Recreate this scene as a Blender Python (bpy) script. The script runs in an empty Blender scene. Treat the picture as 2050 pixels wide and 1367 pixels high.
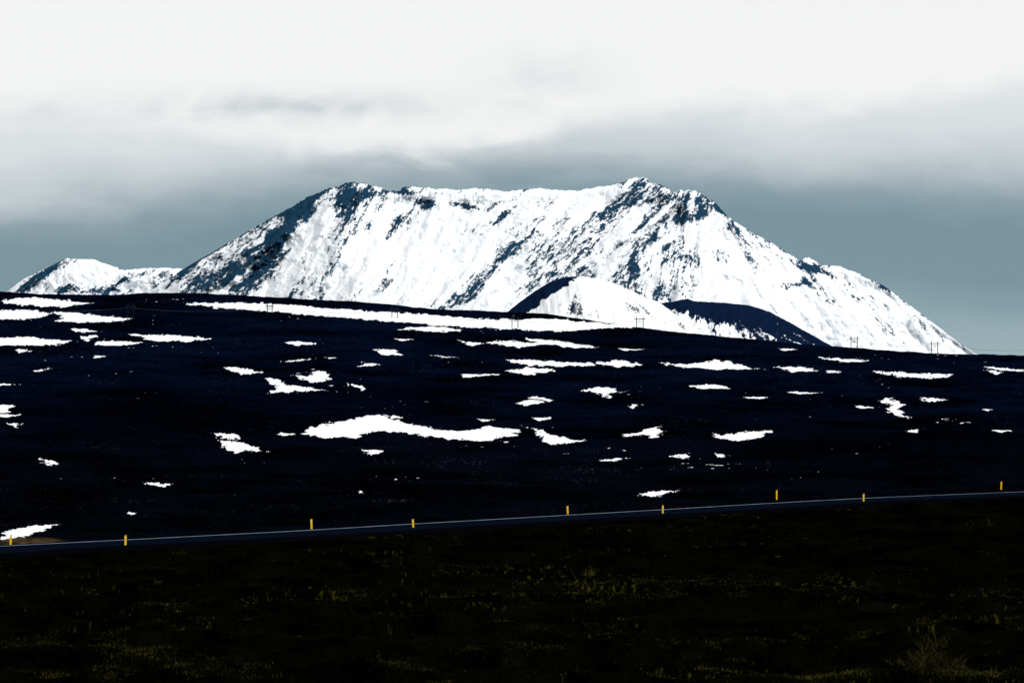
import bpy, math, numpy as np
rng = np.random.default_rng(7)
K = 0.36/2050.0           # tangent per survey unit (telephoto bearing grid)
HZ = 760.0                # eye-level row
def lin(c):
    r=[]
    for v in c:
        v=v/255.0
        r.append(v/12.92 if v<=0.04045 else ((v+0.055)/1.055)**2.4)
    return r
# ---------------------------------------------------------------- noise
_perm = rng.random((512,512)).astype(np.float32)*2-1
def vn(x,y,seed=0):
    x=np.asarray(x,dtype=np.float64)+seed*37.31; y=np.asarray(y,dtype=np.float64)+seed*91.7
    xi=np.floor(x); yi=np.floor(y); fx=x-xi; fy=y-yi
    xi=xi.astype(np.int64); yi=yi.astype(np.int64)
    fx=fx*fx*fx*(fx*(fx*6-15)+10); fy=fy*fy*fy*(fy*(fy*6-15)+10)
    a=_perm[xi&511,yi&511]; b=_perm[(xi+1)&511,yi&511]
    c=_perm[xi&511,(yi+1)&511]; d=_perm[(xi+1)&511,(yi+1)&511]
    return (a*(1-fx)+b*fx)*(1-fy)+(c*(1-fx)+d*fx)*fy
def fbm(x,y,oct=4,seed=0,gain=0.5):
    s=0;a=1;t=0
    for o in range(oct):
        ca=math.cos(0.5*o); sa=math.sin(0.5*o)
        s=s+a*vn((x*ca-y*sa)*2**o,(x*sa+y*ca)*2**o,seed+o*3); t+=a; a*=gain
    return s/t*1.6
def fbs(x,y,oct=4,seed=0,gain=0.5):
    s=0;a=1;t=0
    for o in range(oct):
        s=s+a*vn(x*2**o,y*2**o,seed+o*3); t+=a; a*=gain
    return s/t*1.6
def sstep(a,b,x):
    t=np.clip((x-a)/(b-a),0,1); return t*t*(3-2*t)
def blob(X,Y,cx,cy,rx,ry,ang=0):
    a=math.radians(ang); dx=X-cx; dy=Y-cy
    u=(dx*math.cos(a)+dy*math.sin(a))/rx; v=(-dx*math.sin(a)+dy*math.cos(a))/ry
    return np.exp(-(u*u+v*v))
def interp(pts):
    p=np.array(pts,float)
    return lambda x: np.interp(x,p[:,0],p[:,1])
# ---------------------------------------------------------------- mesh helper
def grid_mesh(name,P,attrs,mat,colattr=None):
    R,C,_=P.shape
    n=R*C
    idx=np.arange(n).reshape(R,C)
    q=np.stack([idx[:-1,:-1],idx[:-1,1:],idx[1:,1:],idx[1:,:-1]],-1).reshape(-1,4)
    me=bpy.data.meshes.new(name)
    me.vertices.add(n); me.vertices.foreach_set("co",P.reshape(-1).astype(np.float32))
    me.loops.add(q.size); me.loops.foreach_set("vertex_index",q.reshape(-1).astype(np.int32))
    me.polygons.add(len(q)); me.polygons.foreach_set("loop_start",(np.arange(len(q))*4).astype(np.int32))
    me.update(calc_edges=True)
    me.polygons.foreach_set("use_smooth",np.ones(len(q),bool))
    for k,v in attrs.items():
        a=me.attributes.new(k,'FLOAT','POINT'); a.data.foreach_set("value",v.reshape(-1).astype(np.float32))
    if colattr is not None:
        a=me.attributes.new("tint",'FLOAT_COLOR','POINT')
        c=np.ones((n,4),np.float32); c[:,:3]=colattr.reshape(-1,3); a.data.foreach_set("color",c.reshape(-1))
    me.materials.append(mat); me.validate()
    ob=bpy.data.objects.new(name,me); bpy.context.collection.objects.link(ob); return ob
def tri_mesh(name,V,F,mat,col=None,parent=None,smooth=False):
    me=bpy.data.meshes.new(name); me.from_pydata([tuple(v) for v in V],[],[tuple(f) for f in F]); me.update()
    if col is not None:
        a=me.attributes.new("tint",'FLOAT_COLOR','POINT')
        c=np.ones((len(V),4),np.float32); c[:,:3]=col; a.data.foreach_set("color",c.reshape(-1))
    me.materials.append(mat)
    ob=bpy.data.objects.new(name,me); bpy.context.collection.objects.link(ob)
    if parent: ob.parent=parent
    return ob
# ---------------------------------------------------------------- materials
def newmat(name):
    m=bpy.data.materials.new(name); m.use_nodes=True; nt=m.node_tree
    b=nt.nodes["Principled BSDF"]; b.inputs["Roughness"].default_value=1; b.inputs["Specular IOR Level"].default_value=0
    return m,nt,b
def snow_mat(name,rock,rock2,snow,lo,hi,nscale,use_tint=False,bump=0.0,bdist=1.0):
    m,nt,b=newmat(name); N=nt.nodes; L=nt.links
    at=N.new("ShaderNodeAttribute"); at.attribute_name="snow"
    tc=N.new("ShaderNodeTexCoord")
    no=N.new("ShaderNodeTexNoise"); no.inputs["Scale"].default_value=nscale; no.inputs["Detail"].default_value=5
    L.new(tc.outputs["Object"],no.inputs["Vector"])
    mr=N.new("ShaderNodeMapRange"); mr.interpolation_type='SMOOTHSTEP'
    mr.inputs["From Min"].default_value=lo; mr.inputs["From Max"].default_value=hi
    L.new(at.outputs["Fac"],mr.inputs["Value"])
    mx=N.new("ShaderNodeMix"); mx.data_type='RGBA'
    rk=N.new("ShaderNodeMix"); rk.data_type='RGBA'
    L.new(no.outputs["Fac"],rk.inputs["Factor"])
    rk.inputs["A"].default_value=(*rock,1); rk.inputs["B"].default_value=(*rock2,1)
    if use_tint:
        ta=N.new("ShaderNodeAttribute"); ta.attribute_name="tint"
        mu=N.new("ShaderNodeMix"); mu.data_type='RGBA'; mu.blend_type='MULTIPLY'; mu.inputs["Factor"].default_value=1
        L.new(ta.outputs["Color"],mu.inputs["A"]); L.new(rk.outputs["Result"],mu.inputs["B"]); src=mu.outputs["Result"]
    else: src=rk.outputs["Result"]
    L.new(mr.outputs["Result"],mx.inputs["Factor"]); L.new(src,mx.inputs["A"]); mx.inputs["B"].default_value=(*snow,1)
    L.new(mx.outputs["Result"],b.inputs["Base Color"])
    if bump>0:
        bp=N.new("ShaderNodeBump"); bp.inputs["Strength"].default_value=bump; bp.inputs["Distance"].default_value=bdist
        L.new(no.outputs["Fac"],bp.inputs["Height"]); L.new(bp.outputs["Normal"],b.inputs["Normal"])
    return m
def tint_mat(name,mul=1.0):
    m,nt,b=newmat(name); ta=nt.nodes.new("ShaderNodeAttribute"); ta.attribute_name="tint"
    nt.links.new(ta.outputs["Color"],b.inputs["Base Color"]); return m
def noise_mat(name,c1,c2,scale):
    m,nt,b=newmat(name); N=nt.nodes; L=nt.links
    tc=N.new("ShaderNodeTexCoord"); no=N.new("ShaderNodeTexNoise"); no.inputs["Scale"].default_value=scale; no.inputs["Detail"].default_value=5
    L.new(tc.outputs["Object"],no.inputs["Vector"])
    mx=N.new("ShaderNodeMix"); mx.data_type='RGBA'; L.new(no.outputs["Fac"],mx.inputs["Factor"])
    mx.inputs["A"].default_value=(*c1,1); mx.inputs["B"].default_value=(*c2,1)
    L.new(mx.outputs["Result"],b.inputs["Base Color"]); return m
M_mtn=snow_mat("snowy_rock",(0.005,0.024,0.052),(0.016,0.058,0.105),(0.83,0.865,0.895),0.0,1.0,0.03,bump=0.6,bdist=7)
M_hill=snow_mat("cinder_cone",(0.002,0.007,0.026),(0.005,0.014,0.04),(0.83,0.86,0.885),0.0,1.0,0.03,bump=0.4,bdist=4)
M_ter=snow_mat("lava_heath",(0.6,0.6,0.6),(1.4,1.4,1.4),(0.88,0.9,0.92),-0.30,0.30,0.35,use_tint=True)
# ---------------------------------------------------------------- mountains
def mountain(name,ridge,Dt,cot,x0,x1,nc,nr,base_row,snowfn,gully,mat,rough,base_z=-30,jag=1.5,jagfn=None,sm=70):
    rf=interp(ridge)
    px=np.linspace(x0,x1,nc)
    rj=jag*(fbs(px/14,px*0,5,seed=11,gain=0.6)+0.5*fbs(px/5,px*0,3,seed=17,gain=.7))
    if jagfn is not None: rj=rj*jagfn(px)
    r0=rf(px); r=r0+rj
    # smooth body of the mountain, so crags on the ridge leave no creases down the face
    k=int(sm/((x1-x0)/nc))|1; ker=np.hanning(k+2)[1:-1]; ker/=ker.sum()
    rs=np.convolve(np.pad(r0,k//2,mode='edge'),ker,'valid')
    s=np.linspace(0,1,nr)[:,None]
    PX=np.repeat(px[None,:],nr,0); RR=np.repeat(r[None,:],nr,0); RS=np.repeat(rs[None,:],nr,0)
    base=np.maximum(base_row,RR+1)
    PY=RR+(base-RR)*s
    ars=(HZ-RS)*K; a=(HZ-PY)*K
    D=Dt*(1-ars*cot)/(1-a*cot)
    fade=sstep(0,0.08,s)
    D=D+fade*(gully(PX,PY)*rough)
    Z=a*D; X=(PX-1025)*K*D
    snow=snowfn(PX,PY,RR)
    nb=24
    sb=np.linspace(1,0,nb,endpoint=False)[:,None]
    zr=Z[0:1]; zb=zr+(base_z-zr)*sb
    Db=D[0:1]+(zr-zb)*cot*1.1+fbm(PX[:nb]/30,sb*8,3,seed=5)*40*sstep(0,0.2,sb)
    Xb=(PX[:nb]-1025)*K*Db
    sn=np.repeat(snow[0:1],nb,0)*0+0.7+0.5*fbm(PX[:nb]/12,sb*20,4,seed=8)
    P=np.concatenate([np.stack([Xb,Db,zb],-1),np.stack([X,D,Z],-1)],0)
    S=np.concatenate([sn,snow],0)
    P=P[::-1]; S=S[::-1]
    return grid_mesh(name,P,{"snow":np.clip(S,0,1)},mat)

ridge=[(-80,790),(80,705),(200,640),(300,583),(330,565),(365,540),(420,508),(480,473),(540,438),(590,410),(615,395),(650,380),(690,370),(700,364),(712,367),(725,365),(745,372),(770,380),(800,384),(806,374),(830,375),(850,377),(890,378),(905,381),(970,377),(1010,384),(1080,376),(1105,381),(1160,381),(1200,374),(1240,368),(1262,359),(1290,354),(1305,366),(1330,372),(1345,385),(1360,382),(1390,382),(1410,393),(1435,408),(1455,433),(1500,462),(1550,490),(1600,522),(1612,517),(1622,518),(1640,530),(1680,533),(1720,550),(1745,562),(1752,561),(1775,575),(1800,595),(1850,632),(1900,672),(1950,706),(2050,750),(2120,790)]
# downhill drainage directions for the sectors of the mountain
SECT=[(-1.0,0.72),(-0.62,1.0),(-1.0,0.95),(-0.2,1.0),(0.75,1.0)]
def sector_w(X,Y):
    c0=X+0.75*(Y-400)*sstep(1450,1250,X)
    e=[640,960,1370,1450]; wd=[110,140,90,60]
    st=[sstep(e[i]-wd[i],e[i]+wd[i],c0) for i in range(4)]
    w=[1-st[0],st[0]*(1-st[1]),st[1]*(1-st[2]),st[2]*(1-st[3]),st[3]]
    nrm=np.sqrt(sum(q*q for q in w)); return [q/nrm for q in w]
_wc={}
def oriented(X,Y,wa,wl,oct,seed,gain,absv=False,warp=5,ws=45):
    key=(X.shape,float(X[0,0]))
    if key not in _wc: _wc[key]=sector_w(X,Y)
    w=_wc[key]; wob=warp*fbm(X/ws,Y/ws,4,seed=seed+77,gain=.6); out=0
    for i,(dx,dy) in enumerate(SECT):
        n=math.hypot(dx,dy); al=(X*dx+Y*dy)/n; ac=(-X*dy+Y*dx)/n+wob
        f=fbs(ac/wa,al/wl,oct,seed=seed+i*5,gain=gain)
        if absv: f=1-np.abs(f)*1.8
        out=out+w[i]*f
    return out
def m_gully(X,Y):
    r1=oriented(X,Y,44,190,3,221,0.45,absv=True,warp=12)
    r2=oriented(X,Y,14,70,3,222,0.5,warp=8)
    big=fbm(X/170,Y/120,2,seed=3)
    return r1*1.05+r2*0.32+big*1.3+0.20*fbm(X/16,Y/12,4,seed=23)
def m_snow(X,Y,R):
    streak=oriented(X,Y,13,95,5,301,0.62,warp=10,ws=38)
    streak2=oriented(X,Y,3.8,26,4,302,0.7,warp=5,ws=22)
    mott=fbm(X/4.6,Y/3.5,4,seed=34,gain=0.9)
    lrg=fbm(X/60,Y/45,3,seed=35)
    b=-0.82+0*X
    WX=X+9*fbm(X/24,Y/24,4,seed=36,gain=.6); WY=Y+7*fbm(X/24,Y/20,4,seed=37,gain=.6)
    B=lambda *a: 1.2*blob(WX,WY,*a)
    left=sstep(90,-10,(X-(625-(Y-395)*0.95)))*sstep(-400,-60,(X-(625-(Y-395)*1.05)))
    b+=0.52*left*sstep(300,420,X)
    b+=0.50*sstep(26,2,Y-R)*sstep(640,585,X)*sstep(300,350,X)
    b+=0.8*B(590,435,60,16,-50)+0.7*B(555,490,95,16,-48)+0.6*B(500,565,85,26,-40)+0.45*B(480,500,80,24,-35)
    b+=0.4*B(420,560,80,22,-35)+0.35*B(360,570,50,12,-33)
    b+=0.7*B(715,388,60,18,0)+0.85*B(695,420,46,18,-62)+0.62*B(680,490,70,16,-62)+0.65*B(640,575,50,16,-58)+0.45*B(735,440,42,14,-60)
    b+=0.95*B(790,450,40,11,-62)+0.95*B(820,442,26,8,-60)+0.6*B(800,510,44,10,-62)+0.55*B(770,570,40,12,-60)+0.55*B(590,580,40,14,-45)
    b+=1.25*B(855,408,28,10,10)+1.2*B(925,411,32,8,8)+0.85*B(818,382,22,8,0)+0.6*B(770,386,30,7,0)+0.5*B(890,384,80,4,0)+0.55*B(985,410,34,9,-20)
    b+=0.95*B(940,465,18,9,-40)+1.0*B(1000,438,50,9,-32)+0.58*B(1040,465,64,22,-38)+0.56*B(1110,480,80,34,-38)
    b+=0.52*B(1090,410,60,14,-12)+0.5*B(1000,525,90,24,-42)+0.48*B(1180,520,100,40,-45)+0.42*B(1080,540,70,34,-42)
    b+=0.5*B(1220,425,70,24,-48)+0.6*B(1275,370,40,11,0)+0.6*B(1300,400,55,22,-15)
    b+=1.35*B(1392,432,36,15,-15)+0.8*B(1385,400,50,13,0)+1.2*B(1436,420,15,11,35)+0.5*B(1340,440,44,26,-45)
    b+=0.78*B(1360,540,66,36,-55)+0.55*B(1280,530,70,44,-48)+0.62*B(1290,592,80,20,0)+0.5*B(1290,470,60,24,-48)+.45*B(1220,570,60,24,-35)
    b+=0.52*B(930,590,70,22,-45)+0.65*B(880,600,46,14,-45)+0.65*B(715,590,30,14,-62)+0.6*B(1040,590,55,18,-42)
    b+=0.8*B(1440,515,22,13,45)+0.4*B(1500,480,55,18,38)+0.4*B(1510,540,66,24,45)
    b+=1.3*B(1620,534,34,10,15)+1.0*B(1605,565,26,8,-10)+0.8*B(1655,548,28,8,30)+1.2*B(1765,575,22,9,35)+0.5*B(1560,572,20,6,0)
    b+=0.38*B(1720,610,90,18,42)+0.38*B(1850,655,80,13,38)+0.32*B(1650,600,66,18,42)
    b-=0.7*B(1420,500,20,55,0)+0.5*B(640,450,30,22,-50)+0.4*B(750,540,60,24,-60)+0.45*B(870,500,80,36,-65)+0.4*B(1180,395,60,10,0)
    rim=sstep(6,0,Y-R)
    b+=0.30*rim
    act=np.clip(0.84+0.5*(b+0.82),0.72,1.2)
    n=(0.70*streak+0.50*streak2+0.46*mott+0.20*lrg)*act
    v=b+n
    return 1-sstep(-0.26,0.28,v)
jf=interp([(300,0.6),(600,1.0),(690,2.2),(760,1.8),(830,1.4),(900,.9),(1200,.9),(1280,1.8),(1330,1.2),(1430,2.0),(1470,.8),(1590,.8),(1620,1.8),(1680,.8),(1770,1.6),(1830,.7),(2100,.7)])
mountain("mountain",ridge,7000,2.2,-80,2120,1900,440,792,m_snow,m_gully,M_mtn,34,jag=1.7,jagfn=jf,sm=120)

ridge2=[(-300,640),(-100,615),(0,592),(20,580),(45,560),(95,535),(135,517),(185,519),(230,534),(250,540),(300,537),(340,536),(362,538),(420,560),(520,610),(700,700),(800,760)]
def l_snow(X,Y,R):
    ac=X*0.58+0.81*Y+5*fbm(X/20,Y/20,2,seed=51); al=-0.81*X+0.58*Y
    n=0.65*fbs(ac/7,al/50,5,seed=52,gain=.65)+0.55*fbm(X/5,Y/3.5,4,seed=53,gain=.8)
    b=-0.5+0*X
    B=lambda *a: blob(X,Y,*a)
    b+=0.8*B(55,572,50,12,-33)+0.9*B(135,578,28,11,-10)+0.7*B(105,537,34,7,-33)+0.8*B(235,572,36,12,-40)+0.5*B(190,582,60,8,0)+0.5*B(320,570,44,16,-35)+.3*B(290,550,50,10,0)
    b-=0.5*B(180,545,45,12,0)
    return 1-sstep(-0.24,0.28,b+n)
mountain("mountain",ridge2,9500,2.2,-300,800,700,200,786,l_snow,lambda X,Y: fbm(X/22,Y/30,4,seed=55),M_mtn,55,jag=1.2,sm=60)

ridge3=[(900,740),(1000,640),(1015,625),(1040,605),(1070,583),(1100,565),(1130,555),(1165,552),(1200,557),(1240,570),(1280,590),(1320,605),(1350,625),(1395,655),(1430,680),(1520,740)]
def h_snow(X,Y,R):
    n=0.5*fbs((X-1165)/(0.35+(Y-540)/120.)/8,Y/30,4,seed=62)+0.5*fbm(X/4,Y/4,4,seed=63,gain=.9)
    edge=(X-(1156-(Y-553)*1.40))    # dark-coloured side left of the rib
    b=-0.80+2.6*sstep(5,-4,edge+8*fbm(X/18,Y/10,4,seed=64))
    B=lambda *a: blob(X,Y,*a)
    b+=0.8*B(1148,612,26,15,-62)+0.6*B(1175,630,30,12,0)+0.45*B(1280,620,80,14,20)+0.5*B(1370,655,40,8,30)+0.3*B(1110,610,20,12,-40)
    b+=0.7*sstep(3.5,0,Y-R)  # rim shading put into the colour, sets the outline off from the mountain
    return 1-sstep(-0.26,0.28,b+n)
mountain("volcanic_hill",ridge3,4700,2.0,900,1520,620,200,780,h_snow,lambda X,Y: fbm(X/18,Y/60,3,seed=65),M_hill,10,jag=0.6,sm=50)
ridge4=[(1150,740),(1230,670),(1290,625),(1320,607),(1350,603),(1375,598),(1390,603),(1450,606),(1500,611),(1540,624),(1580,645),(1630,673),(1668,694),(1760,745)]
def h2_snow(X,Y,R):
    c=X-(X-1430)*0.006*(Y-600)+3*fbm(X/20,Y/10,2,seed=71)
    n=0.8*fbs(c/6,Y/45,4,seed=72,gain=.7)+0.35*fbm(X/4,Y/4,3,seed=73)
    b=1.1+0*X
    low=np.clip((Y-(612+0.20*np.abs(X-1340)))/22,0,1)
    b-=1.25*low*sstep(1620,1400,X)*sstep(1300,1340,X)+0.42*low
    b-=1.1*blob(X,Y,1350,642,34,20,20)
    return 1-sstep(-0.16,0.2,b+n)
mountain("volcanic_hill",ridge4,5100,2.0,1150,1760,620,180,780,h2_snow,lambda X,Y: fbm(X/18,Y/60,3,seed=75),M_hill,10,jag=0.6,sm=50)

# ---------------------------------------------------------------- terrain
crest0=interp([(-6000,640),(-1000,600),(0,584),(100,589),(200,591),(300,586),(400,587),(500,592),(620,599),(700,603),(780,609),(860,618),(1000,624),(1090,627),(1150,636),(1220,647),(1300,658),(1450,674),(1600,688),(1700,695),(1800,703),(1900,708),(2050,711),(3000,716),(8000,720)])
crest=lambda x: crest0(x)+1.0*fbs(np.asarray(x)/25,np.asarray(x)*0,5,seed=80,gain=.65)
line=interp([(-6000,1300),(-1500,1175),(0,1093),(251,1080.5),(624,1061),(828,1048.5),(1137,1031),(1327,1020),(1555,1006.5),(1729,997),(2050,984),(2500,968),(4000,930),(8000,900)])
ZR=-13.0; DC=3000.0
def terr_D(PX,PY):
    L=line(PX); C=crest(PX)
    P1=L+28; P2=L-22
    D1=-ZR/((P1-HZ)*K); D2=-ZR/((P2-HZ)*K)
    Dn=np.exp(np.log(70)+(1367-PY)/np.minimum(P1-1367,-1)*-1*(np.log(D1)-np.log(70)))
    Dm=-ZR/(np.maximum(PY-HZ,20)*K)
    s=np.clip((P2-PY)/(P2-C),0,1)
    w=sstep(0,0.1,s)*sstep(1,0.9,s)
    Df=np.exp(np.log(D2)+s**1.1*(np.log(DC)-np.log(D2))+w*0.045*fbm(PX/230,PY/45,3,seed=81))
    return np.where(PY>P1,Dn,np.where(PY>P2,Dm,Df))
px=np.concatenate([np.linspace(-6000,-80,60,endpoint=False),np.linspace(-80,2130,1350,endpoint=False),np.linspace(2130,8000,60)])
NR=760
s=np.linspace(0,1,NR)[:,None]
Cc=crest(px)[None,:]
PXg=np.repeat(px[None,:],NR,0)
BOT=np.maximum(1367,line(px)+80)[None,:]
PYg=Cc+(BOT-Cc)*s**1.15
Dg=terr_D(PXg,PYg)
Xg=(PXg-1025)*K*Dg; Zg=(HZ-PYg)*K*Dg
nearw=sstep(line(PXg)+26,line(PXg)+50,PYg)
Zg=Zg+nearw*(0.16*fbm(Xg/1.7,Dg/2.6,3,seed=82)+0.35*fbm(Xg/9,Dg/9,3,seed=83))
farw=sstep(line(PXg)-25,line(PXg)-70,PYg)*sstep(0,0.03,s)
Zg=Zg+farw*(0.00022*Dg*fbm(Xg/(Dg*0.012),Dg/(Dg*0.02)+PYg/9,3,seed=84))
# snow patches
polys=[
[(608,868),(625,856),(640,853),(660,847),(690,842),(700,838),(720,836),(735,830),(755,829),(770,834),(790,841),(830,848),(880,860),(930,862),(960,858),(975,852),(1000,857),(1047,860),(1030,867),(1035,873),(1000,876),(985,881),(960,884),(930,880),(900,878),(870,873),(850,874),(820,866),(800,864),(780,867),(760,861),(735,866),(718,876),(690,874),(650,876),(625,872)],
[(365,607),(480,607),(600,613),(720,621),(850,629),(950,638),(1050,640),(1120,637),(1160,643),(1290,655),(1200,657),(1150,663),(1090,662),(1000,658),(900,652),(820,646),(720,638),(640,632),(560,625),(450,617),(400,612)],
[(0,600),(60,596),(130,600),(180,607),(130,614),(60,612),(10,606)],[(-40,624),(60,620),(105,628),(60,638),(-40,641)],
[(108,626),(150,626),(200,631),(262,637),(240,643),(160,645),(105,643),(125,636)],
[(-40,676),(60,676),(150,682),(110,690),(40,692),(-40,690)],[(255,668),(330,671),(425,678),(370,684),(300,682),(290,675)],
[(185,684),(230,682),(290,686),(240,692),(190,690)],[(135,660),(165,657),(200,664),(160,666)],[(567,685),(600,683),(637,689),(590,692)],
[(800,660),(860,652),(930,660),(880,664)],[(750,699),(790,702),(806,709),(770,711)],[(450,737),(470,734),(525,745),(490,748)],
[(585,750),(620,754),(640,741),(667,756),(630,766),(600,758)],[(533,759),(550,757),(570,770),(620,776),(655,783),(600,783),(540,786),(555,772)],
[(710,734),(740,726),(767,729),(740,733)],[(910,680),(970,687),(950,692)],[(970,684),(1020,682),(1085,690),(1040,696)],
[(1050,677),(1100,681),(1200,694),(1150,696),(1080,689)],[(1005,718),(1080,722),(1160,727),(1190,729),(1190,733),(1120,733),(1060,730)],
[(1010,743),(1060,735),(1112,740),(1060,751)],[(920,749),(1010,749),(930,755)],[(1190,726),(1240,721),(1295,729),(1240,736)],
[(1320,727),(1400,728),(1440,721),(1500,735),(1530,738),(1430,738),(1370,735)],[(1558,733),(1600,735),(1637,743),(1590,745)],
[(1640,716),(1745,721),(1690,726)],[(1745,742),(1800,746),(1905,749),(1890,756),(1800,753)],
[(1165,780),(1200,774),(1241,781),(1220,786),(1217,797),(1195,785)],[(1030,806),(1060,800),(1090,806),(1050,812)],[(1055,794),(1075,794),(1112,804),(1080,801)],
[(1385,772),(1430,770),(1462,778),(1400,778)],[(1235,697),(1297,700),(1250,703)],
[(1758,800),(1785,796),(1810,810),(1800,818),(1820,837),(1790,830),(1780,812)],[(1848,796),(1897,798),(1860,804)],
[(1424,867),(1450,871),(1480,867),(1540,859),(1525,873),(1480,882),(1440,877)],[(1248,870),(1290,861),(1323,854),(1318,879),(1290,870),(1255,874)],
[(1057,854),(1100,868),(1150,880),(1180,880),(1110,889),(1085,884),(1080,872)],[(424,865),(470,869),(480,880),(440,876)],
[(447,882),(480,884),(538,904),(500,901),(465,908),(452,898)],[(77,916),(121,929),(100,933)],[(290,967),(342,969),(320,974)],
[(1274,991),(1310,983),(1357,982),(1310,993)],[(-60,1085),(0,1078),(20,1061),(60,1053),(122,1049),(70,1066),(30,1077)],
[(-40,812),(27,811),(10,826),(-40,824)],[(-20,828),(46,830),(10,836)],[(13,846),(47,850),(30,857)],[(728,900),(767,904),(740,910)],
[(555,865),(592,869),(565,872)],[(1343,912),(1382,906),(1370,918)],[(1428,904),(1457,912),(1440,915)],[(1068,835),(1100,835),(1080,843)],
[(1260,809),(1279,811),(1268,821)],[(1965,735),(2046,740),(2046,744),(1990,740)],[(1975,742),(2010,745),(1990,749)],[(1982,861),(2031,861),(2000,866)],
[(257,1025),(275,1026),(262,1030)],[(1713,809),(1750,815),(1730,819)],[(1813,863),(1847,858),(1830,866)],[(1578,783),(1652,786),(1600,788)],
[(1478,794),(1542,794),(1520,799)],[(33,698),(68,703),(40,707)],[(-30,769),(46,769),(-30,774)],[(184,713),(214,713),(190,718)],[(68,741),(104,736),(75,743)],
[(560,725),(632,717),(600,723)],[(865,711),(918,716),(890,716)],[(1195,921),(1256,915),(1230,923)],[(958,838),(992,840),(970,843)],[(700,769),(732,772),(722,782),(712,773)],
[(1650,741),(1682,744),(1660,748)],[(790,678),(832,680),(800,683)],[(650,715),(675,716),(660,718)],[(1968,818),(1985,820),(1975,823)],[(160,674),(195,672),(175,682)],[(1560,697),(1600,699),(1570,701)],[(720,983),(732,984),(724,987)],[(765,828),(805,836),(790,838)],
]
warpx=13*fbm(PXg/20,PYg/4.5,4,seed=90,gain=.8); warpy=3.2*fbm(PXg/11,PYg/4.5,5,seed=92,gain=.85)
snow=np.full(PXg.shape,-2.0)
AX=0.3
for P in polys:
    p=np.array(P,float); x0,y0=p.min(0)-18; x1,y1=p.max(0)+14
    small=min(1.0,(p[:,1].max()-p[:,1].min())/16+0.2)
    m=(PXg>x0)&(PXg<x1)&(PYg>y0)&(PYg<y1)
    if not m.any(): continue
    x=(PXg[m]+warpx[m]*(0.3+0.7*small))*AX; y=PYg[m]+warpy[m]*small
    d=np.full(x.shape,1e9); ins=np.zeros(x.shape,bool); q=p.copy(); q[:,0]*=AX
    for i in range(len(q)):
        a=q[i]; b=q[(i+1)%len(q)]
        e=b-a; t=np.clip(((x-a[0])*e[0]+(y-a[1])*e[1])/(e@e),0,1)
        d=np.minimum(d,np.hypot(x-a[0]-t*e[0],y-a[1]-t*e[1]))
        c=((a[1]>y)!=(b[1]>y)); 
        xi=(b[0]-a[0])*(y-a[1])/((b[1]-a[1]) if abs(b[1]-a[1])>1e-9 else 1e-9)+a[0]
        ins^=c&(x<xi)
    sd=np.where(ins,d,-d)
    snow[m]=np.maximum(snow[m],np.clip(sd+0.05,-2,2))
out=(PXg<-45)|(PXg>2060)
scr=fbm(PXg/90,PYg/7,4,seed=95)-0.75
snow=np.where(out&(PYg<1000),np.clip(scr*4,-2,2),snow)
scraps=(fbs(PXg/16,PYg/2.4,3,seed=96,gain=.7)+0.6*fbm(PXg/160,PYg/30,2,seed=97))-1.6
snow=np.maximum(snow,np.where((PYg<960),np.clip(scraps*2.5,-2,0.2),-2))
# stones and heather poking through the thin margins of the patches
snow=np.where((snow>-0.6)&(snow<1.2),snow+0.45*fbm(PXg/3,PYg/1.5,3,seed=98,gain=.8),snow)
# heath tint
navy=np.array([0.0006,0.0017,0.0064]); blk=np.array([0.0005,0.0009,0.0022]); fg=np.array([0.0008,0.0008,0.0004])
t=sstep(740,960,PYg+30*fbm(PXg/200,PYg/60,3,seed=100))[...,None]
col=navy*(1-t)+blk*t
var=1+1.1*fbm(PXg/160,PYg/13,5,seed=101,gain=.65)+0.5*fbm(PXg/6,PYg/2.5,3,seed=102,gain=.8)
dark_area=0.95*blob(PXg,PYg,300,830,280,60)+0.8*blob(PXg,PYg,820,790,220,30)+0.6*blob(PXg,PYg,1750,890,260,30)+0.6*blob(PXg,PYg,1350,800,200,22)+0.5*blob(PXg,PYg,300,640,200,18)
var=np.clip(var*(1-0.75*np.clip(dark_area,0,1)),0.1,3)  # broad areas of the heath tint made darker
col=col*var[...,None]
rocks=np.clip(fbm(PXg/4,PYg/1.6,3,seed=103,gain=.8)+0.5*fbm(PXg/120,PYg/20,2,seed=104)+0.4*blob(PXg,PYg,1080,935,240,26)-1.22,0,1)
och=np.clip(fbm(PXg/5,PYg/1.8,3,seed=105,gain=.8)+0.45*fbm(PXg/180,PYg/12,2,seed=115)+0.5*blob(PXg,PYg,1000,1005,380,16)+0.3*blob(PXg,PYg,300,1010,280,14)-1.15,0,1)
col+=rocks[...,None]*np.array([0.028,0.036,0.058])+och[...,None]*np.array([0.034,0.032,0.026])
f=sstep(line(PXg)+4,line(PXg)+16,PYg)[...,None]
fgv=np.clip(1+1.0*fbm(PXg/60,PYg/9,4,seed=106)+0.6*fbm(PXg/5,PYg/2.5,3,seed=107),0.1,4)
moss=np.clip(fbm(PXg/8,PYg/3,4,seed=108,gain=.8)+0.55*fbm(PXg/150,PYg/14,3,seed=109)+0.55*blob(PXg,PYg,1500,1175,420,14)+0.4*blob(PXg,PYg,850,1188,350,10)+0.5*blob(PXg,PYg,1100,1116,120,4)+0.55*blob(PXg,PYg,1700,1352,420,14)-0.92,0,1)
fcol=fg*fgv[...,None]+moss[...,None]*np.array([0.040,0.041,0.006])
col=col*(1-f)+fcol*f
tan=sstep(0.25,0.75,blob(PXg,PYg,55,1083,75,9))[...,None]
tan=tan*np.clip(0.7+0.5*fbm(PXg/12,PYg/2,3,seed=110),0,1)[...,None]*(1-f)
col=col*(1-tan)+tan*np.array([0.06,0.038,0.017])
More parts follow.
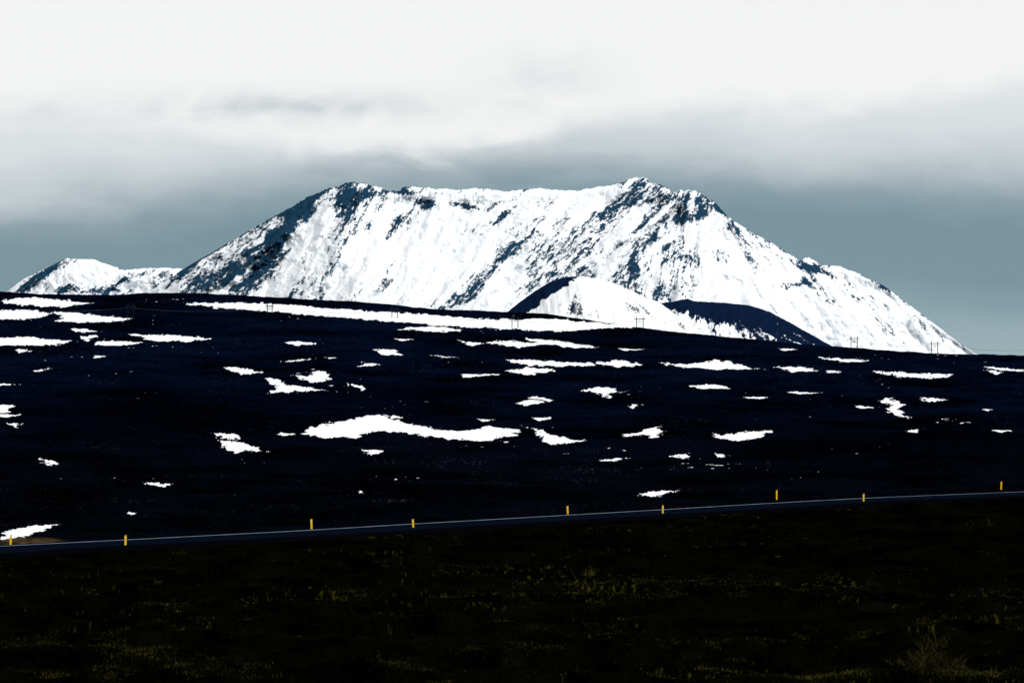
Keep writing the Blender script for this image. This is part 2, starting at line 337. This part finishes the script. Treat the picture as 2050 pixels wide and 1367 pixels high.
def row(D,Z):
    return np.stack([(px-1025)*K*D,D+0*px,Z+0*px],-1)[None]
zc=Zg[0]
far=[]
for i,tt in enumerate([1,0.75,0.5,0.3,0.15,0.06]):
    far.append(row(DC+1500*tt,zc+(-38-zc)*sstep(0,1,np.float64(tt))))
near=[]
Dl=Dg[-1]; Zl=Zg[-1]
for tt in np.linspace(0.05,1,24):
    D=Dl*(1-tt)+2*tt; Z=Zl*(1-tt)-1.7*tt
    near.append(np.stack([(px-1025)*K*D,D,Z],-1)[None])
near.append(np.stack([(px-1025)*0.02,0*px-20,0*px-2.0],-1)[None])
near.append(np.stack([(px-1025)*0.1,0*px-400,0*px-6.0],-1)[None])
P=np.concatenate(far+[np.stack([Xg,Dg,Zg],-1)]+near,0)
nf=len(far); nn=len(near)
S=np.concatenate([np.full((nf,len(px)),-2.),snow,np.full((nn,len(px)),-2.)],0)
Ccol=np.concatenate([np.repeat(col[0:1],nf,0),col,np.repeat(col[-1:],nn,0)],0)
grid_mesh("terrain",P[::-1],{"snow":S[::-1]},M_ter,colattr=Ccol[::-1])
M_plain=noise_mat("far_heath",(0.004,0.008,0.02),(0.012,0.02,0.04),0.002)
g=np.linspace(-60000,60000,41); GX,GY=np.meshgrid(g,g)
grid_mesh("plain",np.stack([GX,GY,0*GX-36],-1),{},M_plain)

# ---------------------------------------------------------------- road
M_asph=noise_mat("asphalt",(0.0012,0.0025,0.0065),(0.0025,0.0045,0.011),1.2)
M_shoulder=noise_mat("gravel_shoulder",(0.0006,0.0008,0.0014),(0.0014,0.0018,0.003),2.0)
M_line=noise_mat("worn_road_paint",(0.06,0.09,0.14),(0.42,0.52,0.62),0.5)
rp=np.concatenate([np.linspace(-1500,-60,60),np.linspace(-50,2110,500),np.linspace(2120,3600,60)])
Dr=-(ZR+0.22)/((line(rp)-HZ)*K)
cx=(rp-1025)*K*Dr; cy=Dr
ker=np.ones(25)/25
cys=np.convolve(np.pad(cy,12,mode='edge'),ker,'valid'); cys[:12]=cy[:12]; cys[-12:]=cy[-12:]
tx=np.gradient(cx); ty=np.gradient(cys); ln=np.hypot(tx,ty); nx=-ty/ln; ny=tx/ln
zr=ZR+0.22
def strip(offs,zs,name,mat,parent=None):
    P=np.stack([np.stack([cx+nx*o,cys+ny*o,cx*0+z],-1) for o,z in zip(offs,zs)],0)
    ob=grid_mesh(name,P,{},mat)
    if parent: ob.parent=parent
    return ob
road=bpy.data.objects.new("road",None); bpy.context.collection.objects.link(road)
strip([-8.6,-6.9],[ZR-0.15,zr-0.02],"embankment_near",M_shoulder,road)
strip([-6.9,-6.2],[zr-0.02,zr],"gravel_edge_near",M_shoulder,road)
strip([-6.2,-2.75,0.6],[zr,zr+0.06,zr],"asphalt",M_asph,road)
strip([0.6,1.5,3.2],[zr,zr-0.02,ZR-0.15],"embankment_far",M_shoulder,road)
strip([-0.20,0.18],[zr+0.018,zr+0.013],"edge_line_far",M_line,road)
# ---------------------------------------------------------------- marker posts
M_yel=noise_mat("yellow_plastic",(0.85,0.50,0.01),(0.92,0.60,0.02),6)
M_ref=noise_mat("reflector",(0.7,0.7,0.65),(0.8,0.8,0.75),9)
M_blk=noise_mat("black_plastic",(0.01,0.01,0.01),(0.02,0.02,0.02),9)
def box(V,F,cx_,cy_,cz_,sx,sy,sz,topslant=0):
    b=len(V)
    for dz in (-1,1):
        for dy in (-1,1):
            for dx in (-1,1):
                V.append((cx_+dx*sx/2,cy_+dy*sy/2,cz_+dz*sz/2+(topslant*dx if dz>0 else 0)))
    for f in [(0,2,3,1),(4,5,7,6),(0,1,5,4),(2,6,7,3),(0,4,6,2),(1,3,7,5)]:
        F.append(tuple(b+i for i in f))
def post(pxx,base,hpx,tilt):
    D=-(ZR+0.1)/((base-HZ)*K); x=(pxx-1025)*K*D; h=hpx*K*D
    e=bpy.data.objects.new("road_marker_post",None); bpy.context.collection.objects.link(e)
    e.location=(x,D,ZR-0.02); e.rotation_euler=(0,math.radians(tilt),0)
    w=0.16
    V=[];F=[]
    box(V,F,0,0,h*0.36+0.0,w,0.05,h*0.72); tri_mesh("shaft",V,F,M_yel,parent=e)
    V=[];F=[]; box(V,F,0,0,h*0.72+0.075,w+0.012,0.062,0.15); 
    tri_mesh("collar",V,F,M_yel,parent=e)
    V=[];F=[]; box(V,F,0,0,h*0.72+0.15+(h*0.28-0.15)/2,w,0.05,h*0.28-0.15,topslant=0.03); tri_mesh("cap",V,F,M_yel,parent=e)
    V=[];F=[]; box(V,F,0,-0.036,h*0.72+0.075,0.06,0.008,0.10); tri_mesh("reflector",V,F,M_ref,parent=e)
    V=[];F=[]; box(V,F,0,0,0.04,w+0.05,0.10,0.08); tri_mesh("foot",V,F,M_blk,parent=e)
for a in [(251,1094,26,1),(828,1059,23,-4),(1327,1030,21,0),(1729,1006,20,0),(21,1091,24,2),(624,1060,24,-2),(1137,1030,20,-3),(1555,999,20,0),(2004,979,17,3)]:
    post(*a)
# ---------------------------------------------------------------- power line
M_wood=noise_mat("tarred_wood",(0.004,0.010,0.018),(0.008,0.016,0.026),1)
M_wire=noise_mat("steel_wire",(0.02,0.03,0.04),(0.04,0.05,0.06),1)
def pylon(pxx,base,hpx,wpx):
    D=float(terr_D(np.array([float(pxx)]),np.array([float(base)]))[0]); x=(pxx-1025)*K*D; z=(HZ-base)*K*D
    h=hpx*K*D; w=wpx*K*D
    e=bpy.data.objects.new("power_pylon",None); bpy.context.collection.objects.link(e); e.location=(x,D,z-0.5)
    th=0.7
    V=[];F=[]
    box(V,F,-w*0.3,0,h/2,th,th,h+1); tri_mesh("pole_left",V,F,M_wood,parent=e)
    V=[];F=[]; box(V,F,w*0.3,0,h/2,th,th,h+1); tri_mesh("pole_right",V,F,M_wood,parent=e)
    V=[];F=[]; box(V,F,0,-0.6,h*0.86,w,0.35,0.7); tri_mesh("crossarm",V,F,M_wood,parent=e)
    V=[];F=[]
    for q in (-0.47,0,0.47): box(V,F,q*w,-0.6,h*0.86-1.05,0.3,0.3,1.3)
    tri_mesh("insulators",V,F,M_wire,parent=e)
    V=[];F=[]
    a=0.12
    for sgn in (-1,1):
        b=len(V); x0_=-w*0.3*sgn; x1_=w*0.3*sgn; z0=h*0.50; z1=h*0.78
        for (xx,zz) in ((x0_,z0),(x1_,z1)):
            for o in (-a,a):
                V.append((xx,-0.02*sgn-0.55,zz+o)); V.append((xx,-0.02*sgn-0.4,zz+o))
        F+= [(b,b+1,b+5,b+4),(b+2,b+6,b+7,b+3),(b,b+4,b+6,b+2),(b+1,b+3,b+7,b+5)]
    tri_mesh("cross_brace",V,F,M_wood,parent=e)
    return [(x+q*w,D-0.6,z-0.5+h*0.86-1.7) for q in (-0.47,0,0.47)]
tops=[]
for a in [(-60,636,30,26),(262,640,34,20),(540,634,26,16),(790,636,22,18),(1031,657,24,20),(1281,660,26,22),(1710,699,26,21),(1871,709,26,21),(2090,714,22,18)]:
    tops.append(pylon(*a))
V=[];F=[]
for i in range(len(tops)-1):
    for c in range(3):
        A=np.array(tops[i][c]); B=np.array(tops[i+1][c]); prev=None
        n=14; r=0.035
        for j in range(n+1):
            t_=j/n; p=A*(1-t_)+B*t_; p[2]-=4*3.0*t_*(1-t_)
            b=len(V)
            V+= [(p[0],p[1],p[2]+r),(p[0],p[1]-r,p[2]-r),(p[0],p[1]+r,p[2]-r)]
            if prev is not None:
                for k_ in range(3): F.append((prev+k_,prev+(k_+1)%3,b+(k_+1)%3,b+k_))
            prev=b
tri_mesh("power_lines",V,F,M_wire)
# ---------------------------------------------------------------- grass
M_grass=tint_mat("grass_blades")
def ground_pt(pxx,py):
    D=terr_D(pxx,py); x=(pxx-1025)*K*D; z=(HZ-py)*K*D
    z=z+0.16*fbm(x/1.7,D/2.6,3,seed=82)+0.35*fbm(x/9,D/9,3,seed=83)
    return x,D,z
def blades(N,xs,ys,zs,hh,cols,nb,spread,fan=0.0):
    n=N*nb
    X=np.repeat(xs,nb)+rng.normal(0,1,n)*np.repeat(spread,nb); Y=np.repeat(ys,nb)+rng.normal(0,1,n)*np.repeat(spread,nb); Z=np.repeat(zs,nb)-0.03
    H=np.repeat(hh,nb)*rng.uniform(0.4,1.15,n); A=rng.uniform(0,2*np.pi,n); W=rng.uniform(0.006,0.016,n)
    lean=rng.uniform(0.2,0.9+fan,n)*H; LA=rng.uniform(0,2*np.pi,n)
    wx=np.cos(A)*W; wy=np.sin(A)*W
    lx=np.cos(LA)*lean; ly=np.sin(LA)*lean
    v=np.stack([np.stack([X-wx,Y-wy,Z],-1),np.stack([X+wx,Y+wy,Z],-1),
        np.stack([X+lx*.4+wx*.7,Y+ly*.4+wy*.7,Z+H*.6],-1),np.stack([X+lx*.4-wx*.7,Y+ly*.4-wy*.7,Z+H*.6],-1),
        np.stack([X+lx,Y+ly,Z+H],-1)],1).reshape(-1,3)
    b=np.arange(n)*5
    C=np.repeat(np.repeat(cols,nb,0)*rng.uniform(0.1,2.0,(n,1)),5,0)
    F=[(i,i+1,i+2,i+3) for i in b]+[(i+3,i+2,i+4) for i in b]
    return v,F,C
Nc=60000
gx=rng.uniform(-60,2110,Nc); gy=rng.uniform(1105,1366,Nc)
dens=fbm(gx/60,gy/8,3,seed=120)+0.5*fbm(gx/200,gy/18,2,seed=121)+0.7*blob(gx,gy,1500,1172,420,16)+0.6*blob(gx,gy,850,1188,350,12)+1.1*blob(gx,gy,1750,1355,420,14)+0.4*blob(gx,gy,300,1325,200,12)+0.5*blob(gx,gy,780,1335,60,12)+0.3*blob(gx,gy,250,1115,200,10)
keep=(dens>0.55)&(gy>line(gx)+30)
gx=gx[keep][:11000]; gy=gy[keep][:11000]; dd=dens[keep][:11000]
x,D,z=ground_pt(gx,gy)
base=np.array([0.0135,0.0160,0.002])
dry=np.array([0.032,0.027,0.007])
mixr=(rng.random(len(gx))**2)[:,None]
cc=(base*(1-mixr)+dry*mixr)*np.clip((dd-0.5)*1.25,0.06,1.5)[:,None]*rng.uniform(0.3,1.8,(len(gx),1))
v,F,C=blades(len(gx),x,D,z,rng.uniform(0.05,0.15,len(gx)),cc,8,np.full(len(gx),0.14))
tri_mesh("grass",v,F,M_grass,col=C)
n=70
sx=1868+rng.normal(0,34,n); sy=1326+rng.normal(0,10,n)
x,D,z=ground_pt(sx,sy)
v,F,C=blades(n,x,D,z,rng.uniform(0.25,0.6,n)*np.exp(-((sx-1868)/60)**2)+0.12,rng.uniform(0.1,1.5,(n,1))*np.array([[0.020,0.018,0.0055]]),14,np.full(n,0.08),fan=0.9)
tri_mesh("dry_grass_tussock",v,F,M_grass,col=C)

# ---------------------------------------------------------------- sky
SUN_AZ=math.radians(126)   # clockwise from +Y : behind and to the right
SUN_EL=math.radians(36)
w=bpy.data.worlds.new("World"); bpy.context.scene.world=w; w.use_nodes=True
nt=w.node_tree; N=nt.nodes; L=nt.links; N.clear()
def M(op,a,b=None,c=None,clamp=False):
    n=N.new("ShaderNodeMath"); n.operation=op; n.use_clamp=clamp
    for i,v in enumerate((a,b,c)):
        if v is None: continue
        if isinstance(v,bpy.types.NodeSocket): L.new(v,n.inputs[i])
        else: n.inputs[i].default_value=v
    return n.outputs[0]
def SS(v,a,b):
    n=N.new("ShaderNodeMapRange"); n.interpolation_type='SMOOTHSTEP'; L.new(v,n.inputs["Value"])
    n.inputs["From Min"].default_value=a; n.inputs["From Max"].default_value=b
    return n.outputs["Result"]
tc=N.new("ShaderNodeTexCoord"); sp=N.new("ShaderNodeSeparateXYZ"); L.new(tc.outputs["Generated"],sp.inputs[0])
az=M('ARCTAN2',sp.outputs[0],sp.outputs[1]); 
U=M('MULTIPLY',az,1/0.18)
E=M('MULTIPLY',M('ARCSINE',sp.outputs[2]),1/0.1334)
def comb(sx,sy,off):
    c=N.new("ShaderNodeCombineXYZ"); L.new(M('MULTIPLY',U,sx),c.inputs[0]); L.new(M('MULTIPLY',E,sy),c.inputs[1]); c.inputs[2].default_value=off; return c.outputs[0]
def NZ(sx,sy,off,det=5,rough=.5,dist=0):
    n=N.new("ShaderNodeTexNoise"); n.inputs["Scale"].default_value=1; n.inputs["Detail"].default_value=det; n.inputs["Roughness"].default_value=rough; n.inputs["Distortion"].default_value=dist
    L.new(comb(sx,sy,off),n.inputs["Vector"]); return M('SUBTRACT',n.outputs["Fac"],0.5)
def CURVE(pts):
    n=N.new("ShaderNodeFloatCurve"); mp=n.mapping; cv=mp.curves[0]
    P_=[((x_+0)/2050,1-y_/760) for x_,y_ in pts]
    cv.points[0].location=P_[0]; cv.points[1].location=P_[-1]
    for p in P_[1:-1]: cv.points.new(*p)
    mp.update()
    L.new(M('ADD',M('MULTIPLY',U,0.5),0.5,clamp=True),n.inputs["Value"]); return n.outputs["Value"]
n1=NZ(2.2,4,0.0,6,.5); n2=NZ(6,10,3.0,7,.55,0.4); n3=NZ(1.2,8,7.0,4,.5); n4=NZ(9,9,11.0,6,.5,0.6)
Ew=M('ADD',E,M('ADD',M('MULTIPLY',n1,0.12),M('ADD',M('MULTIPLY',n3,0.09),M('MULTIPLY',n2,0.08))))
shift=CURVE([(0,462),(200,452),(400,430),(600,402),(900,380),(1200,374),(1500,388),(1800,400),(2050,408)])
rel=M('SUBTRACT',Ew,shift)
rp_=N.new("ShaderNodeValToRGB"); L.new(M('ADD',M('MULTIPLY',rel,0.8),0.5),rp_.inputs["Fac"])
stops=[(-0.50,(165,186,190)),(-0.36,(150,174,181)),(-0.2,(121,148,160)),(-0.06,(120,146,157)),(0.0,(138,160,170)),(0.05,(168,182,189)),(0.11,(198,207,212)),(0.18,(217,222,225)),(0.28,(227,231,233)),(0.5,(234,236,237))]
cr=rp_.color_ramp
while len(cr.elements)>2: cr.elements.remove(cr.elements[-1])
cr.elements[0].position=0.5+stops[0][0]*.8; cr.elements[0].color=(*lin(stops[0][1]),1)
cr.elements[1].position=0.5+stops[-1][0]*.8; cr.elements[1].color=(*lin(stops[-1][1]),1)
for s_,c_ in stops[1:-1]:
    e_=cr.elements.new(0.5+s_*.8); e_.color=(*lin(c_),1)
edge=CURVE([(0,250),(200,245),(400,268),(600,290),(900,300),(1000,286),(1150,250),(1300,217),(1600,219),(1800,202),(2050,168)])
wv=M('ADD',M('SUBTRACT',E,edge),M('ADD',M('MULTIPLY',n2,0.11),M('ADD',M('MULTIPLY',n1,0.05),M('MULTIPLY',n4,0.06))))
white=SS(wv,-0.05,0.045)
mx=N.new("ShaderNodeMix"); mx.data_type='RGBA'; L.new(white,mx.inputs["Factor"]); L.new(rp_.outputs["Color"],mx.inputs["A"]); mx.inputs["B"].default_value=(*lin((245,245,245)),1)
def gb(cxp,cyp,rx,ry):
    dx=M('MULTIPLY',M('SUBTRACT',U,(cxp-1025)/1025),1025/rx); dy=M('MULTIPLY',M('SUBTRACT',E,1-cyp/760),760/ry)
    return M('POWER',2.718,M('MULTIPLY',M('ADD',M('MULTIPLY',dx,dx),M('MULTIPLY',dy,dy)),-1))
sc=M('ADD',M('ADD',M('MULTIPLY',gb(560,220,340,32),0.9),M('MULTIPLY',gb(1090,165,120,50),0.34)),M('MULTIPLY',gb(60,240,180,30),0.35))
sc=M('MULTIPLY',sc,M('ADD',0.75,M('ADD',M('MULTIPLY',n2,2.8),M('MULTIPLY',n4,2.6))),clamp=True)
mx2=N.new("ShaderNodeMix"); mx2.data_type='RGBA'; L.new(M('MULTIPLY',sc,0.9),mx2.inputs["Factor"]); L.new(mx.outputs["Result"],mx2.inputs["A"]); mx2.inputs["B"].default_value=(*lin((204,211,215)),1)
bgc=N.new("ShaderNodeBackground"); L.new(mx2.outputs["Result"],bgc.inputs["Color"]); bgc.inputs["Strength"].default_value=1.0
sky=N.new("ShaderNodeTexSky"); sky.sky_type='NISHITA'; sky.sun_disc=False; sky.sun_elevation=SUN_EL; sky.sun_rotation=SUN_AZ
bgs=N.new("ShaderNodeBackground"); L.new(sky.outputs[0],bgs.inputs["Color"]); bgs.inputs["Strength"].default_value=0.1
ms=N.new("ShaderNodeMixShader"); ms.inputs[0].default_value=0.96; L.new(bgs.outputs[0],ms.inputs[1]); L.new(bgc.outputs[0],ms.inputs[2])
wo=N.new("ShaderNodeOutputWorld"); L.new(ms.outputs[0],wo.inputs["Surface"])
# ---------------------------------------------------------------- sun
sd=bpy.data.lights.new("sun",'SUN'); sd.energy=1.8; sd.angle=math.radians(2); sd.color=(1,0.98,0.95)
so=bpy.data.objects.new("sun",sd); bpy.context.collection.objects.link(so)
from mathutils import Vector
dirv=Vector((math.sin(SUN_AZ)*math.cos(SUN_EL),math.cos(SUN_AZ)*math.cos(SUN_EL),math.sin(SUN_EL)))
so.rotation_euler=dirv.to_track_quat('Z','Y').to_euler(); so.location=(200,-200,300)
# ---------------------------------------------------------------- camera
cd=bpy.data.cameras.new("camera"); cd.lens=100; cd.sensor_width=36; cd.shift_y=(HZ-683.5)/2050; cd.clip_start=0.5; cd.clip_end=200000
co=bpy.data.objects.new("camera",cd); bpy.context.collection.objects.link(co); co.location=(0,0,0); co.rotation_euler=(math.radians(90),0,0)
bpy.context.scene.camera=co
sc_=bpy.context.scene; sc_.view_settings.view_transform='Standard'; sc_.view_settings.look='None'; sc_.view_settings.exposure=0
